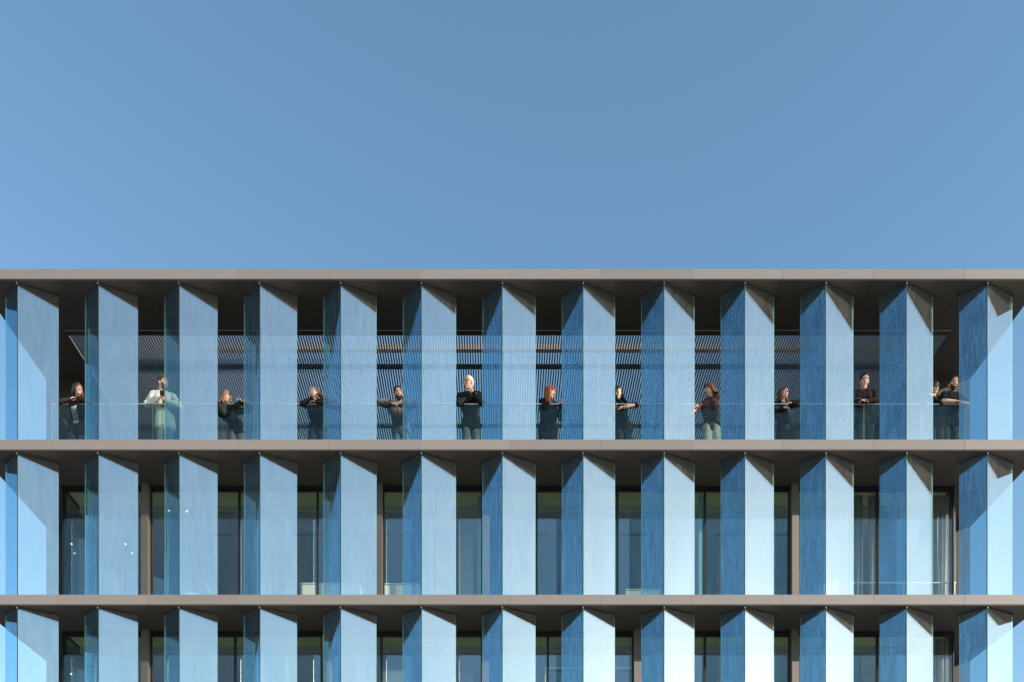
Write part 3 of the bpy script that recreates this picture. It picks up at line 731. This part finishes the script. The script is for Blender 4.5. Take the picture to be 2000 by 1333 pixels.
person('white-haired man in a black sweater with both hands raised to his chin', (915, 749), 0.08, -48, -12, 0, s=1.02, tyaw=-6, pel=920,
       handL=(922, 775, -0.02, (.3, 0, 1.2)), elL=(896, 789, -0.02), handR=(925, 770, -0.04, (-.2, 0, 1.4)), elR=(942, 789, -0.02), top='black', leg='grey', sk=1, hair='white', style='crop', glasses='clear', jacket=.018, hemz=.1)
person('woman with long bright red hair in a black jacket, looking right', (1074, 768), 0.05, 62, -12, 0, s=.95, tyaw=22, pel=1070,
       handL=(1094, 795, 0.03), elL=(1062, 808, 0.08), handR=(1096, 799, 0.03), elR=(1096, 815, 0.15), top='black', inner='dark', leg='grey', sk=0, hair='red', style='bangs', drop=0.27, fem=True, jacket=.03, hemz=.2, smile=False)
person('woman with long dark hair and short black sleeves, smiling straight at the viewer', (1207, 769), 0.02, 4, -18, 4, s=.94, tyaw=10, pel=1218,
       handL=(1216, 797, 0.0), elL=(1190, 805, 0.04), handR=(1212, 795, -0.04), elR=(1242, 792, 0.02), top='black', leg='navy', sk=1, hair='dark', style='long', drop=0.26, fem=True, blow=(.7, .2), sleeve=.5, wide=.03)
person('woman in a plum top and pale sage trousers, leaning left in profile', (1386, 762), 0.02, -72, -16, 0, s=.95, tyaw=-42, pel=1389,
       handL=(1358, 800, -0.05), elL=(1376, 788, 0.0), handR=(1366, 792, -0.05), elR=(1384, 790, 0.02), top='plum', leg='sage', sk=2, hair='auburn', style='long', drop=0.13, fem=True, blow=(.8, .3), wide=.045)
person('woman with long auburn hair before the eleventh fin, face lifted to the sun', (1530, 770), 0.03, 26, 6, 0, s=.94, tyaw=6, pel=1535,
       handL=(1527, 797, -0.03), elL=(1505, 802, 0.02), handR=(1547, 787, -0.05), elR=(1565, 787, 0.03), top='black', inner='green', leg='grey', sk=0, hair='auburn', style='long', drop=0.18, fem=True, jacket=.02, hemz=.22)
person('dark-haired clean-shaven man in a long-sleeved charcoal shirt with folded arms', (1688, 745), 0.06, -12, -22, -4, s=1.02, tyaw=-14, pel=1690,
       handL=(1676, 783, -0.04), elL=(1660, 785, 0.02), handR=(1678, 782, -0.07), elR=(1713, 784, 0.0), top='blackbrown', leg='dark', sk=0, hair='dark', style='short', smile=False, jacket=.018)
person('person in round sunglasses with tied-back hair, half hidden by the twelfth fin', (1824, 758), 0.10, 14, -18, 10, s=.95, tyaw=0, pel=1828,
       handL=(1818, 778, -0.02, (.2, 0, 1)), elL=(1803, 790, 0.0), handR=(1823, 778, -0.03, (-.2, 0, 1)), elR=(1838, 790, 0.02), top='black', leg='dark', sk=0, hair='dark', style='tied', fem=True, glasses='sun', smile=False)
person('bearded man in a black t-shirt with one bare forearm along the rail', (1862, 750), 0.05, -4, -20, 4, s=1.0, tyaw=10, pel=1856,
       handL=(1872, 784, -0.05), elL=(1842, 783, -0.04), handR=(1870, 785, 0.0), elR=(1890, 789, 0.08), top='black', leg='dark', sk=1, hair='dark', style='short', beard=True, sleeve=.42)
# a pale cup in the red-haired woman's hands
p = pt(1098, 801, yr + 0.05)
bm = bmesh.new(); bmesh.ops.create_cone(bm, cap_ends=True, segments=16, radius1=0.028, radius2=0.038, depth=0.09)
tag(link('paper_cup', mesh('paper_cup', bm, M_white, True), None, p), 'pale cup held by the red-haired woman', 'cup')
bpy.data.scenes.remove(TS)
